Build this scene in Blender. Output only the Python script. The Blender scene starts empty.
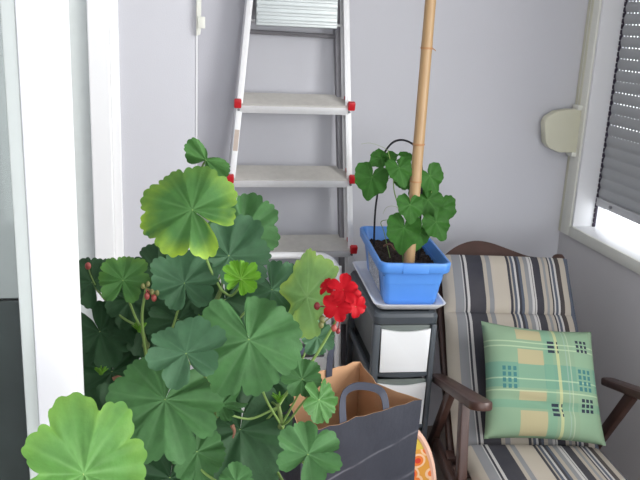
import bpy, bmesh, math, random
from mathutils import Vector, Matrix, Quaternion

C = bpy.context.scene.collection
PI = math.pi
V = Vector

# ------------------------------------------------------------------ camera
F = 783.0
CAM = V((0, 0, 1.75))
def _n(v): return v.normalized()
_d = _n(V((155 - 320, 10 - 240, F)))
_dn = V((190 - 320, 3000 - 240, F)); _dn = _n(_dn - _d * _dn.dot(_d))
_r = _dn.cross(_d)
if _r[0] < 0: _r = -_r
RIGHT = V((_r[0], _d[0], -_dn[0]))
DOWN = V((_r[1], _d[1], -_dn[1]))
FWD = V((_r[2], _d[2], -_dn[2]))
UP = -DOWN

def at(x, y, Y=None, Z=None, X=None):
    """point of the place seen in direction (x, y), at depth Y, height Z or side X"""
    w = RIGHT * ((x - 320) / F) + DOWN * ((y - 240) / F) + FWD
    t = w.y and (Y / w.y) if Y is not None else ((Z - CAM.z) / w.z if Z is not None else X / w.x)
    return CAM + w * t

cd = bpy.data.cameras.new('camera'); cam = bpy.data.objects.new('camera', cd); C.objects.link(cam)
cd.sensor_width = 36; cd.lens = F / 640 * 36; cd.clip_start = 0.02
m = Matrix.Identity(4)
for i in range(3):
    m[i][0] = RIGHT[i]; m[i][1] = UP[i]; m[i][2] = -FWD[i]; m[i][3] = CAM[i]
cam.matrix_world = m
sc = bpy.context.scene
sc.camera = cam
sc.view_settings.view_transform = 'Standard'; sc.view_settings.look = 'None'
sc.view_settings.gamma = 1; sc.view_settings.use_curve_mapping = False
sc.view_settings.exposure = 0.0
sc.cycles.use_denoising = True

# ------------------------------------------------------------------ materials
def lin(c):
    return tuple(((v / 255) / 12.92 if v / 255 <= .04045 else ((v / 255 + .055) / 1.055) ** 2.4) for v in c) + (1,)

class NT:
    """small node-graph writer"""
    def __init__(s, mat):
        mat.use_nodes = True; s.t = mat.node_tree; s.t.nodes.clear()
        s.out = s.t.nodes.new('ShaderNodeOutputMaterial')
        s.b = s.t.nodes.new('ShaderNodeBsdfPrincipled'); s.link(s.b.outputs[0], s.out.inputs[0])
    def link(s, a, b): s.t.links.new(a, b)
    def put(s, sock, v):
        if isinstance(v, bpy.types.NodeSocket): s.link(v, sock)
        else: sock.default_value = v
    def math(s, op, a, b=0.0, c=0.0):
        n = s.t.nodes.new('ShaderNodeMath'); n.operation = op
        for i, v in enumerate((a, b, c)): s.put(n.inputs[i], v)
        return n.outputs[0]
    def mul(s, a, b): return s.math('MULTIPLY', a, b)
    def band(s, c, a, b): return s.math('COMPARE', c, (a + b) / 2, (b - a) / 2)
    def rect(s, u, v, a, b, c, d): return s.mul(s.band(u, a, b), s.band(v, c, d))
    def mix(s, f, a, b):
        n = s.t.nodes.new('ShaderNodeMix'); n.data_type = 'RGBA'
        s.put(n.inputs[0], f); s.put(n.inputs[6], a); s.put(n.inputs[7], b)
        return n.outputs[2]
    def noise(s, scale, vec=None, detail=4, col=False):
        n = s.t.nodes.new('ShaderNodeTexNoise'); n.inputs['Scale'].default_value = scale; n.inputs['Detail'].default_value = detail
        if vec is not None: s.link(vec, n.inputs['Vector'])
        return n.outputs[1 if col else 0]
    def coord(s, k='Object'): 
        n = s.t.nodes.new('ShaderNodeTexCoord'); return n.outputs[k]
    def uv(s):
        n = s.t.nodes.new('ShaderNodeSeparateXYZ'); s.link(s.coord('UV'), n.inputs[0]); return n.outputs[0], n.outputs[1]
    def attr(s, name):
        n = s.t.nodes.new('ShaderNodeAttribute'); n.attribute_name = name; return n.outputs['Fac']
    def ramp(s, f, stops, interp='CONSTANT'):
        n = s.t.nodes.new('ShaderNodeValToRGB'); s.link(f, n.inputs[0]); e = n.color_ramp; e.interpolation = interp
        while len(e.elements) > 1: e.elements.remove(e.elements[-1])
        e.elements[0].position = stops[0][0]; e.elements[0].color = stops[0][1]
        for p, c in stops[1:]:
            k = e.elements.new(p); k.color = c
        return n.outputs[0]
    def rng(s, f, a, b, c=0.0, d=1.0):
        n = s.t.nodes.new('ShaderNodeMapRange'); s.put(n.inputs[0], f)
        for i, v in enumerate((a, b, c, d)): n.inputs[i + 1].default_value = v
        return n.outputs[0]
    def bump(s, h, strength=.3, dist=.005):
        n = s.t.nodes.new('ShaderNodeBump'); n.inputs['Strength'].default_value = strength; n.inputs['Distance'].default_value = dist
        s.link(h, n.inputs['Height']); s.link(n.outputs[0], s.b.inputs['Normal'])
    def set(s, **k):
        for a, v in k.items(): s.put(s.b.inputs[a.replace('_', ' ')], v)

def mat(name, rgb, rough=.5, metal=0.0, var=.06, scale=30, bump=0.0, bscale=200, spec=.5, dist=.002):
    mt = bpy.data.materials.new(name); n = NT(mt)
    c = lin(rgb); d = tuple(v * (1 - var) for v in c[:3]) + (1,); e = tuple(min(1, v * (1 + var)) for v in c[:3]) + (1,)
    n.set(Base_Color=n.mix(n.noise(scale, n.coord()), d, e), Roughness=rough, Metallic=metal)
    n.b.inputs['Specular IOR Level'].default_value = spec
    if bump: n.bump(n.noise(bscale, n.coord()), bump, dist)
    return mt

M = {}
M['wall'] = mat('painted_plaster', (208, 208, 214), .85, var=.02, scale=4, bump=.25, bscale=260, spec=.2)
M['wall_grey'] = mat('grey_plaster', (204, 202, 203), .85, var=.04, scale=5, bump=.3, bscale=220, spec=.2)
M['ceiling'] = mat('ceiling_paint', (225, 225, 225), .9)
M['floor'] = mat('floor_tile', (120, 108, 98), .5, var=.15, scale=6)
M['white_frame'] = mat('white_frame_paint', (230, 230, 232), .35, var=.01)
M['cream'] = mat('cream_plastic', (214, 212, 190), .45, var=.02)
M['cream_white'] = mat('off_white_plastic', (226, 226, 216), .4, var=.02)
M['grey_frame'] = mat('grey_green_frame', (196, 202, 198), .4, var=.02)
M['dark_reflection'] = mat('dark_glass_reflection', (46, 54, 52), .25, var=.35, scale=14)  # dark reflection of the door glass, put into the colour
M['seal'] = mat('black_seal', (44, 34, 52), .6)
M['shutter'] = mat('shutter_grey', (164, 166, 168), .5, metal=.0, var=.03)
M['shutter_lip'] = mat('shutter_lip_grey', (190, 190, 192), .35, metal=.3)
M['alu'] = mat('aluminium', (234, 234, 235), .42, metal=.15, var=.05, scale=60)
M['alu_tread'] = mat('ribbed_aluminium', (208, 205, 200), .6, metal=.0, var=.12, scale=40)
M['alu_dark'] = mat('dull_aluminium', (140, 138, 142), .5, metal=.5)
M['red_plastic'] = mat('red_plastic', (205, 32, 42), .4)
M['tan_sticker'] = mat('tan_sticker', (206, 190, 178), .6)
M['white_enamel'] = mat('white_enamel', (246, 246, 246), .4, var=.02)
M['yellow_dot'] = mat('yellow_sticker', (236, 200, 60), .5)
M['screw'] = mat('screw_steel', (120, 120, 122), .35, metal=.9)
M['anthracite'] = mat('anthracite_plastic', (70, 76, 82), .35, var=.05)
M['panel_white'] = mat('white_drawer_front', (232, 234, 236), .45, var=.01)
M['smoke'] = mat('smoky_plastic', (112, 120, 116), .35)
M['grey_side'] = mat('grey_drawer_side', (86, 90, 90), .4)
M['blue'] = mat('blue_plastic', (88, 148, 228), .38, var=.03)
M['tray_white'] = mat('white_tray', (240, 240, 242), .35, var=.02)
M['soil'] = mat('potting_soil', (52, 40, 34), .95, var=.6, scale=90, bump=1, bscale=120, dist=.01)
M['wood'] = mat('dark_wood', (76, 54, 48), .38, var=.3, scale=18)
M['wire'] = mat('black_wire', (24, 24, 30), .4)
M['tendril'] = mat('pale_tendril', (160, 176, 120), .6)
M['stalk'] = mat('green_stalk', (124, 152, 82), .55, var=.12)
M['stem'] = mat('woody_green_stem', (112, 132, 74), .6, var=.2)
M['bud'] = mat('pink_bud', (158, 74, 68), .5, var=.3, scale=120)
M['dark_bud'] = mat('dark_red_bud', (120, 22, 30), .5)
M['green_bud'] = mat('green_bud', (110, 110, 62), .55, var=.3, scale=100)
M['dry'] = mat('dry_leaf', (128, 90, 70), .8, var=.3)
M['terracotta'] = mat('red_brown_pot', (150, 70, 52), .6)
M['bag_in'] = mat('brown_kraft_paper', (190, 148, 112), .8, var=.06, scale=20)
M['ribbon'] = mat('dark_ribbon', (52, 56, 70), .7)
M['table_wood'] = mat('plain_table_wood', (150, 110, 75), .5, var=.2, scale=12)
M['peach'] = mat('peach_binding', (232, 190, 168), .7)

def bag_paper():
    """dark coated paper with two worn, slanting fold lines"""
    mt = bpy.data.materials.new('dark_coated_paper'); n = NT(mt)
    p = n.coord(); sp = n.t.nodes.new('ShaderNodeSeparateXYZ'); n.link(p, sp.inputs[0])
    h = n.math('SUBTRACT', sp.outputs[2], n.mul(sp.outputs[0], .22)); nz = n.noise(16, p)
    h = n.math('ADD', h, n.mul(nz, .010)); tot = None
    for c, w in ((.128, .0055), (.242, .004)):
        k = n.rng(n.math('ABSOLUTE', n.math('SUBTRACT', h, c)), w, w * .3)
        tot = k if tot is None else n.math('ADD', tot, k)
    k = n.mul(tot, n.rng(n.noise(9, p), .35, .7))
    n.set(Base_Color=n.mix(n.mul(k, .5), lin((44, 47, 57)), lin((130, 130, 138))), Roughness=.6)
    n.bump(n.noise(14, p), .5, .01); return mt
M['bag_out'] = bag_paper()

def glass():
    mt = bpy.data.materials.new('window_glass'); n = NT(mt)
    n.set(Base_Color=lin((214, 226, 218)), Roughness=.04, Transmission_Weight=1.0, IOR=1.45); return mt
M['glass'] = glass()

def bamboo():
    mt = bpy.data.materials.new('bamboo'); n = NT(mt)
    c = n.coord(); mp = n.t.nodes.new('ShaderNodeMapping'); mp.inputs['Scale'].default_value = (1, 1, .08); n.link(c, mp.inputs[0])
    n.set(Base_Color=n.mix(n.noise(140, mp.outputs[0]), lin((166, 132, 92)), lin((188, 156, 114))), Roughness=.4); return mt
M['bamboo'] = bamboo()
M['bamboo_node'] = mat('bamboo_node', (176, 128, 84), .5)

def sticker():
    mt = bpy.data.materials.new('printed_sticker'); n = NT(mt); u, v = n.uv()
    row = n.math('LESS_THAN', n.math('FRACT', n.mul(v, 16.0)), .42)
    gap = n.math('GREATER_THAN', n.noise(60, n.coord()), .46)
    n.set(Base_Color=n.mix(n.mul(row, gap), lin((205, 208, 214)), lin((92, 98, 116))), Roughness=.5); return mt
M['sticker'] = sticker()

def stripes():
    mt = bpy.data.materials.new('striped_canvas'); n = NT(mt); u, v = n.uv()
    bei, gry, wht, nav, sla, brn, lb = [lin(c) for c in ((174, 166, 154), (136, 138, 142), (194, 192, 190), (48, 51, 62), (76, 86, 102), (56, 52, 55), (186, 177, 164))]
    st = [(28, bei), (72, gry), (108, wht), (113, nav), (121, wht), (132, nav), (197, bei), (212, gry), (231, lb), (300, nav), (311, bei), (318, sla), (328, wht),
          (337, nav), (348, sla), (358, bei), (374, gry), (390, wht), (400, nav), (404, wht), (410, nav), (440, bei), (452, gry), (463, bei), (475, nav), (482, wht), (488, sla), (499, wht), (508, brn), (527, bei), (552, sla)]
    col = n.ramp(u, [(max(0, (a - 28) / 547), c) for a, c in st])
    n.set(Base_Color=n.mix(n.mul(n.noise(7, n.coord()), .22), col, lin((150, 140, 132))), Roughness=.9)
    n.b.inputs['Specular IOR Level'].default_value = .15
    n.bump(n.noise(420, n.coord()), .25, .001); return mt
M['stripes'] = stripes()

def plaid():
    mt = bpy.data.materials.new('green_plaid'); n = NT(mt); u, v = n.uv()
    base = n.mix(n.noise(5, n.coord()), lin((120, 155, 130)), lin((146, 162, 132)))
    def over(c, mask, rgb, k=1.0): return n.mix(n.mul(mask, k), c, lin(rgb))
    c = over(base, n.band(v, .37, .58), (104, 148, 130), .8)
    c = over(c, n.band(v, .68, .75), (106, 150, 128), .6)
    c = over(c, n.band(u, .5, .57), (114, 156, 132), .6)
    c = over(c, n.band(u, .76, .94), (134, 164, 136), .5)
    for a, b in ((.05, .16), (.25, .38), (.6, .68), (.77, .985)): c = over(c, n.rect(u, v, .27, .49, a, b), (176, 163, 128), .85)
    c = over(c, n.rect(u, v, .27, .49, .38, .58), (126, 158, 132), .6)
    for a in (.18, .225, .5, .6): c = over(c, n.band(v, a, a + .012), (186, 204, 168), .5)
    c = over(c, n.band(u, .6, .625), (198, 194, 140), .6); c = over(c, n.band(u, .68, .69), (150, 170, 160), .5)
    c = over(c, n.band(u, .71, .72), (178, 186, 160), .5)
    def checks(c, us, vs, rgb):
        mu = None
        for a, b in us: k = n.band(u, a, b); mu = k if mu is None else n.math('ADD', mu, k)
        mv = None
        for a, b in vs: k = n.band(v, a, b); mv = k if mv is None else n.math('ADD', mv, k)
        return over(c, n.mul(mu, mv), rgb, .95)
    r3 = lambda a, s, w: [(a + i * s, a + i * s + w) for i in range(3)]
    r4 = lambda a, s, w: [(a + i * s, a + i * s + w) for i in range(4)]
    c = checks(c, [(.535, .592), (.615, .625)], r3(.155, .042, .026), (44, 46, 66))
    c = checks(c, r3(.79, .04, .026), r3(.125, .042, .028), (44, 46, 66))
    c = checks(c, [(.535, .592), (.615, .625)], r3(.695, .042, .026), (44, 46, 66))
    c = checks(c, r3(.79, .04, .028), r3(.64, .042, .028), (44, 46, 66))
    c = checks(c, r3(.13, .047, .028), r4(.405, .05, .035), (66, 116, 118))
    c = checks(c, r3(.78, .045, .028), r4(.39, .05, .035), (66, 116, 118))
    n.set(Base_Color=c, Roughness=.9); n.b.inputs['Specular IOR Level'].default_value = .1
    n.bump(n.noise(300, n.coord()), .3, .001); return mt
M['plaid'] = plaid()

def tote_print():
    mt = bpy.data.materials.new('yellow_print'); n = NT(mt)
    x = n.t.nodes.new('ShaderNodeSeparateXYZ'); n.link(n.coord(), x.inputs[0])
    vo = n.t.nodes.new('ShaderNodeTexVoronoi'); vo.inputs['Scale'].default_value = 22; n.link(n.coord(), vo.inputs['Vector'])
    spots = n.ramp(vo.outputs['Distance'], [(0, lin((206, 60, 40))), (.28, lin((226, 120, 50))), (.42, lin((232, 190, 150))), (.55, lin((214, 150, 60)))])
    band = n.math('LESS_THAN', x.outputs[2], .545)
    n.set(Base_Color=n.mix(band, lin((210, 182, 70)), spots), Roughness=.7); return mt
M['tote'] = tote_print()

def leaf_mat(name, base, edge, vein, tr=.16):
    mt = bpy.data.materials.new(name); n = NT(mt)
    nz = n.noise(60, n.coord())
    b = lin(base); d = tuple(v * .62 for v in b[:3]) + (1,)
    c = n.mix(nz, d, tuple(v * 1.2 for v in b[:3]) + (1,))
    c = n.mix(n.mul(n.attr('vein'), .4), c, lin(vein))
    eg = n.mul(n.attr('edge'), n.rng(n.noise(25, n.coord()), .3, .6))
    c = n.mix(eg, c, lin(edge))
    n.set(Base_Color=c, Roughness=.6); n.b.inputs['Specular IOR Level'].default_value = .3
    n.bump(n.noise(240, n.coord()), .25, .002)
    t = n.t.nodes.new('ShaderNodeBsdfTranslucent'); n.link(c, t.inputs[0])
    ms = n.t.nodes.new('ShaderNodeMixShader'); ms.inputs[0].default_value = tr
    n.link(n.b.outputs[0], ms.inputs[1]); n.link(t.outputs[0], ms.inputs[2]); n.link(ms.outputs[0], n.out.inputs[0])
    return mt
LM = {
    'mid': leaf_mat('leaf_green', (68, 112, 62), (156, 182, 66), (98, 138, 90)),
    'top': leaf_mat('leaf_bright_green', (68, 114, 54), (168, 198, 54), (98, 142, 84)),
    'light': leaf_mat('leaf_light_green', (128, 168, 100), (176, 200, 92), (156, 190, 132)),
    'front': leaf_mat('leaf_pale_green', (84, 132, 62), (128, 168, 58), (108, 152, 86)),
    'young': leaf_mat('leaf_young_green', (100, 154, 42), (150, 192, 60), (140, 182, 80)),
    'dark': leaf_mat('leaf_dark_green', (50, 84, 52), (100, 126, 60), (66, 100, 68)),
    'blue': leaf_mat('leaf_blue_green', (66, 104, 72), (118, 146, 80), (90, 128, 96)),
    'vine': leaf_mat('vine_leaf_green', (58, 112, 40), (100, 160, 60), (90, 144, 70), .25),
}
def petal_mat():
    mt = bpy.data.materials.new('red_petal'); n = NT(mt)
    n.set(Base_Color=n.mix(n.noise(80, n.coord()), lin((140, 0, 12)), lin((176, 4, 24))), Roughness=.6)
    n.b.inputs['Specular IOR Level'].default_value = .15; return mt
M['petal'] = petal_mat()

# ------------------------------------------------------------------ mesh helpers
def bm_(): return bmesh.new()
def box(bm, c, s, bev=0.0, ax=None, seg=2):
    """box centred at c, size s, axes ax (three unit vectors)"""
    ax = ax or (V((1, 0, 0)), V((0, 1, 0)), V((0, 0, 1)))
    vs = []
    for k in (-1, 1):
        for j in (-1, 1):
            for i in (-1, 1):
                vs.append(bm.verts.new(V(c) + ax[0] * (i * s[0] / 2) + ax[1] * (j * s[1] / 2) + ax[2] * (k * s[2] / 2)))
    fs = [bm.faces.new([vs[i] for i in q]) for q in ((0, 2, 3, 1), (4, 5, 7, 6), (0, 1, 5, 4), (2, 6, 7, 3), (0, 4, 6, 2), (1, 3, 7, 5))]
    if bev:
        es = list({e for f in fs for e in f.edges})
        bmesh.ops.bevel(bm, geom=es, offset=bev, segments=seg, affect='EDGES', profile=.5)
def bounds(bm, a, b, bev=0.0):
    box(bm, (V(a) + V(b)) / 2, [abs(b[i] - a[i]) for i in range(3)], bev)
def bar(bm, a, b, w, t, side=None, bev=.002):
    """rectangular bar from a to b; w along side vector, t across"""
    a, b = V(a), V(b); z = (b - a).normalized()
    s = V(side) if side is not None else V((1, 0, 0))
    x = (s - z * s.dot(z)).normalized(); y = z.cross(x)
    box(bm, (a + b) / 2, (w, t, (b - a).length), bev, (x, y, z))
def spline(pts, n=8):
    pts = [V(p) for p in pts]; out = []
    q = [pts[0] * 2 - pts[1]] + pts + [pts[-1] * 2 - pts[-2]]
    for i in range(1, len(q) - 2):
        for k in range(n):
            t = k / n; a, b, c, d = q[i - 1], q[i], q[i + 1], q[i + 2]
            out.append(.5 * ((2 * b) + (c - a) * t + (2 * a - 5 * b + 4 * c - d) * t * t + (3 * b - a - 3 * c + d) * t ** 3))
    out.append(pts[-1]); return out
def tube(bm, pts, r0, r1=None, n=8, smooth=6, flat=None):
    """round tube (or a flat ribbon when flat=(w, t, side)) along a smoothed path"""
    p = spline(pts, smooth) if smooth > 1 and len(pts) > 2 else [V(q) for q in pts]
    r1 = r0 if r1 is None else r1
    rings = []; L = len(p) - 1; ref = None
    for i, q in enumerate(p):
        z = (p[min(i + 1, L)] - p[max(i - 1, 0)]).normalized()
        if ref is None: ref = V((0, 0, 1)) if abs(z.z) < .9 else V((1, 0, 0))
        if flat: ref = V(flat[2])
        x = (ref - z * ref.dot(z)).normalized(); y = z.cross(x); ref = x
        r = r0 + (r1 - r0) * i / L; ring = []
        if flat:
            for sx, sy in ((-1, -1), (1, -1), (1, 1), (-1, 1)): ring.append(bm.verts.new(q + x * (sx * flat[0] / 2) + y * (sy * flat[1] / 2)))
        else:
            for k in range(n): a = 2 * PI * k / n; ring.append(bm.verts.new(q + (x * math.cos(a) + y * math.sin(a)) * r))
        rings.append(ring)
    n = len(rings[0])
    for a, b in zip(rings, rings[1:]):
        for k in range(n): bm.faces.new((a[k], a[(k + 1) % n], b[(k + 1) % n], b[k]))
    bm.faces.new(rings[0][::-1]); bm.faces.new(rings[-1])
def prism(bm, outline, ext, bev=0.0):
    ext = V(ext); a = [bm.verts.new(V(p) - ext / 2) for p in outline]; b = [bm.verts.new(V(p) + ext / 2) for p in outline]
    n = len(a); fs = [bm.faces.new(a[::-1]), bm.faces.new(b)]
    for i in range(n): fs.append(bm.faces.new((a[i], a[(i + 1) % n], b[(i + 1) % n], b[i])))
    if bev:
        es = [e for f in fs[:2] for e in f.edges]
        bmesh.ops.bevel(bm, geom=es, offset=bev, segments=2, affect='EDGES', profile=.5)
def rrect(hx, hy, r, k=5):
    o = []
    for cx, cy, a0 in ((hx - r, hy - r, 0), (-hx + r, hy - r, PI / 2), (-hx + r, -hy + r, PI), (hx - r, -hy + r, 1.5 * PI)):
        for i in range(k + 1): a = a0 + PI / 2 * i / k; o.append((cx + r * math.cos(a), cy + r * math.sin(a)))
    return o
def loft(bm, cx, cy, rings, yaw=0.0, cap0=True, cap1=True):
    """stack of rounded rectangles (z, hx, hy, r)"""
    rs = []; cs, sn = math.cos(yaw), math.sin(yaw)
    for z, hx, hy, r in rings:
        rs.append([bm.verts.new((cx + x * cs - y * sn, cy + x * sn + y * cs, z)) for x, y in rrect(hx, hy, r)])
    n = len(rs[0])
    for a, b in zip(rs, rs[1:]):
        for k in range(n): bm.faces.new((a[k], a[(k + 1) % n], b[(k + 1) % n], b[k]))
    if cap0: bm.faces.new(rs[0][::-1])
    if cap1: bm.faces.new(rs[-1])
def lathe(bm, c, prof, n=40, cap0=True, cap1=False):
    rs = [[bm.verts.new((c[0] + r * math.cos(2 * PI * k / n), c[1] + r * math.sin(2 * PI * k / n), z)) for k in range(n)] for r, z in prof]
    for a, b in zip(rs, rs[1:]):
        for k in range(n): bm.faces.new((a[k], a[(k + 1) % n], b[(k + 1) % n], b[k]))
    if cap0: bm.faces.new(rs[0][::-1])
    if cap1: bm.faces.new(rs[-1])
def ball(bm, c, r, sc_=(1, 1, 1), u=12, v=8):
    mt = Matrix.Translation(V(c)) @ Matrix.Diagonal((r * sc_[0], r * sc_[1], r * sc_[2], 1))
    bmesh.ops.create_uvsphere(bm, u_segments=u, v_segments=v, radius=1, matrix=mt)

# ------------------------------------------------------------------ object helpers
def wloc(o):
    p = V((0, 0, 0))
    while o: p += o.location; o = o.parent
    return p
def obj(name, bm, m_, parent=None, origin=None, smooth=True, angle=35, norm=True):
    if norm: bmesh.ops.recalc_face_normals(bm, faces=bm.faces)
    base = wloc(parent) if parent else V(origin or (0, 0, 0))
    me = bpy.data.meshes.new(name); bm.to_mesh(me); bm.free()
    me.transform(Matrix.Translation(-base))
    ms = m_ if isinstance(m_, (list, tuple)) else [m_]
    for k in ms: me.materials.append(k)
    if smooth:
        me.polygons.foreach_set('use_smooth', [True] * len(me.polygons))
        try: me.set_sharp_from_angle(angle=math.radians(angle))
        except Exception: pass
    o = bpy.data.objects.new(name, me); C.objects.link(o)
    if parent: o.parent = parent
    else: o.location = base
    return o
def tag(o, label, cat, group=None):
    o['label'] = label; o['category'] = cat
    if group: o['group'] = group
    return o
def thing(name, label, cat, loc):
    o = bpy.data.objects.new(name, None); C.objects.link(o); o.location = loc; o.empty_display_size = .05
    return tag(o, label, cat)
def struct(name, bm, m_, parent=None, **k):
    o = obj(name, bm, m_, parent, smooth=k.pop('smooth', False), **k)
    if not parent: o['kind'] = 'structure'
    return o

# ------------------------------------------------------------------ the room
XR = 1.709; YB = 3.0; ZC = 2.5
XL = -.8; YN = -1.5
b = bm_(); bounds(b, (XL - .1, YN - .1, -.1), (XR + .2, YB + .1, 0)); struct('floor', b, M['floor'])
b = bm_(); bounds(b, (XL - .1, YN - .1, ZC), (XR + .2, YB + .1, ZC + .1)); struct('ceiling', b, M['ceiling'])
b = bm_(); bounds(b, (XL - .1, YB, 0), (XR + .2, YB + .1, ZC)); struct('wall_back', b, M['wall'])
b = bm_()
W0, W1, Z0, Z1 = 1.72, 2.905, .94, 2.3        # shuttered window opening
N0, N1 = -1.35, 1.45                           # clear window nearer the camera
for a, c in (((YN - .1, 0), (YB + .1, Z0)), ((YN - .1, Z1), (YB + .1, ZC)), ((W1, Z0), (YB + .1, Z1)), ((N1, Z0), (W0, Z1)), ((YN - .1, Z0), (N0, Z1))):
    bounds(b, (XR, a[0], a[1]), (XR + .1, c[0], c[1]))
struct('wall_right', b, M['wall_grey'])
# left: boxed-out wall end beside the ladder, then the plain side wall
b = bm_(); bounds(b, (-.115, 2.5, 0), (.1255, YB, ZC), .002); struct('wall_left', b, M['wall'])
b = bm_(); bounds(b, (XL - .1, YN - .1, 0), (XL, YB + .1, ZC)); bounds(b, (XL, 2.6, 0), (-.3, YB, ZC)); struct('wall_side', b, M['wall'])
b = bm_()
bounds(b, (XL - .1, YN - .1, 0), (XR + .2, YN, .9)); bounds(b, (XL - .1, YN - .1, 2.3), (XR + .2, YN, ZC))
bounds(b, (XL - .1, YN - .1, .9), (XL + .2, YN, 2.3)); bounds(b, (XR - .2, YN - .1, .9), (XR + .2, YN, 2.3)); struct('wall_front', b, M['wall'])
# balcony door casing on the left: grey rebate, white face, narrow bead
b = bm_(); bounds(b, (-.30, 2.50, 0), (-.196, 2.60, ZC), .003); struct('trim_1', b, mat('pale_grey_trim', (224, 230, 228), .4))
b = bm_(); bounds(b, (-.196, 2.47, 0), (-.134, 2.56, ZC), .004); bounds(b, (-.134, 2.485, 0), (-.108, 2.56, ZC), .003); struct('trim_2', b, mat('bright_white_trim', (250, 250, 251), .35, var=.005))
b = bm_(); bounds(b, (.1215, 2.497, 0), (.1265, 2.503, ZC), .001); struct('trim_3', b, M['white_frame'])

# open glazed door leaf standing at the left edge
dr = bpy.data.objects.new('door_1', None); C.objects.link(dr); dr.location = (-.45, .83, 0); dr['kind'] = 'structure'
DY = .8
b = bm_(); bounds(b, (-.128, DY, .06), (-.0885, DY + .05, 2.32), .004)
bounds(b, (-.0885, DY + .012, .06), (-.084, DY + .046, 2.32), .001)
bounds(b, (-.775, DY, .06), (-.70, DY + .05, 2.32), .004)
bounds(b, (-.70, DY, .06), (-.128, DY + .05, .16), .004); bounds(b, (-.70, DY, 2.24), (-.128, DY + .05, 2.32), .004)
obj('door_frame', b, M['white_frame'], dr)
b = bm_(); bounds(b, (-.142, DY + .006, .16), (-.128, DY + .04, 2.24), .003); bounds(b, (-.70, DY + .006, .16), (-.686, DY + .04, 2.24), .003)
obj('glazing_bead', b, M['grey_frame'], dr)
b = bm_(); bounds(b, (-.686, DY + .02, 1.45), (-.142, DY + .026, 2.24)); obj('door_pane', b, M['glass'], dr)
b = bm_(); bounds(b, (-.686, DY + .016, .16), (-.142, DY + .03, 1.45)); obj('reflection_panel', b, M['dark_reflection'], dr)  # opaque sheet painted as the dark reflection in the lower door glass

# window on the right: frame, reveal, roller shutter
wn = bpy.data.objects.new('window_1', None); C.objects.link(wn); wn.location = (XR, 2.3, .9); wn['kind'] = 'structure'
b = bm_()
bounds(b, (XR - .014, W1, .912), (XR, 2.975, 2.36), .004)                     # far jamb face
bounds(b, (XR - .014, W0 - .08, .912), (XR, W0, 2.36), .004)
bounds(b, (XR - .014, W0, .912), (XR, W1, .958), .004); bounds(b, (XR - .014, W0, 2.3), (XR, W1, 2.36), .004)
obj('window_frame', b, M['cream_white'], wn)
b = bm_(); bounds(b, (XR - .010, 2.978, .912), (XR + .0, 2.999, ZC - .01), .002); obj('edge_strip', b, M['cream'], wn)
b = bm_()
bounds(b, (XR - .006, W1 - .014, .957), (1.80, W1, 2.3), .002); bounds(b, (XR - .006, W0, .957), (1.80, W0 + .014, 2.3), .002)
bounds(b, (XR - .006, W0 + .014, .944), (1.86, W1 - .014, .958), .002)
obj('window_reveal', b, M['white_frame'], wn)
b = bm_()
for k in range(62):                                                          # ribbed black brush seal beside the shutter
    z = .965 + k * .0212
    box(b, (1.796, W1 - .019, z), (.012, .008, .019), .003)
bounds(b, (1.7965, W1 - .0225, .96), (1.802, W1 - .0155, 2.28)); obj('brush_seal', b, M['seal'], wn)
sh = thing('roller_shutter', 'grey slatted roller shutter pulled nearly down in the window on the right', 'shutter', (1.80, 2.3, 1.05))
b = bm_(); pit = .0435; zb = 1.085; ys, ye = W0 + .012, W1 - .021
prof = []
nsl = 28
for k in range(nsl):
    z = zb + k * pit; rows = []
    for i in range(7):
        t = i / 6; rows.append((1.800 - .005 * math.sin(PI * t) ** .8, z + t * (pit - .0045)))
    a = [b.verts.new((x, ys, zz)) for x, zz in rows]; c = [b.verts.new((x, ye, zz)) for x, zz in rows]
    a2 = [b.verts.new((x + .004, ys, zz)) for x, zz in rows]; c2 = [b.verts.new((x + .004, ye, zz)) for x, zz in rows]
    for i in range(6):
        b.faces.new((a[i], c[i], c[i + 1], a[i + 1])); b.faces.new((a2[i], a2[i + 1], c2[i + 1], c2[i]))
    for p, q in ((a, a2), (c, c2)):
        b.faces.new(p + q[::-1])
    b.faces.new((a[0], a2[0], c2[0], c[0])); b.faces.new((a[6], c[6], c2[6], a2[6]))
    # hinge web: bridges with light slots between them; a few joints are closed
    zz = z + pit - .0045
    random.seed(k)
    closed = k < 6
    if closed and k != 5: bounds(b, (1.800, ys, zz - .0005), (1.803, ye, zz + .005))
    else:
        y = ys; slim = .0165 if k in (5, 7, 10) else .0115
        while y < ye - .002:
            bounds(b, (1.800, y, zz - .0005), (1.803, min(y + slim, ye), zz + .005)); y += .022
obj('slat_curtain', b, M['shutter'], sh)
b = bm_(); bounds(b, (1.790, ys, 1.050), (1.806, ye, 1.086), .003); obj('bottom_bar', b, M['shutter_lip'], sh)
for y in (2.77, 2.16):
    b = bm_()
    mt_ = Matrix.Translation((1.787, y, 1.068)) @ Matrix.Rotation(PI / 2, 4, 'Y')
    bmesh.ops.create_cone(b, cap_ends=True, segments=16, radius1=.008, radius2=.006, depth=.008, matrix=mt_)
    obj('stop_button', b, M['alu_dark'], sh)
# second, clear window nearer the camera (outside the picture, lets the daylight in)
w2 = bpy.data.objects.new('window_2', None); C.objects.link(w2); w2.location = (XR, 0, .9); w2['kind'] = 'structure'
b = bm_()
for a, c in (((N0, Z0), (N0 + .06, Z1)), ((N1 - .06, Z0), (N1, Z1)), ((N0, Z0), (N1, Z0 + .06)), ((N0, Z1 - .06), (N1, Z1)), ((.02, Z0), (.08, Z1))):
    bounds(b, (XR + .04, a[0], a[1]), (XR + .1, c[0], c[1]), .004)
obj('window_frame', b, M['white_frame'], w2)

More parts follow.
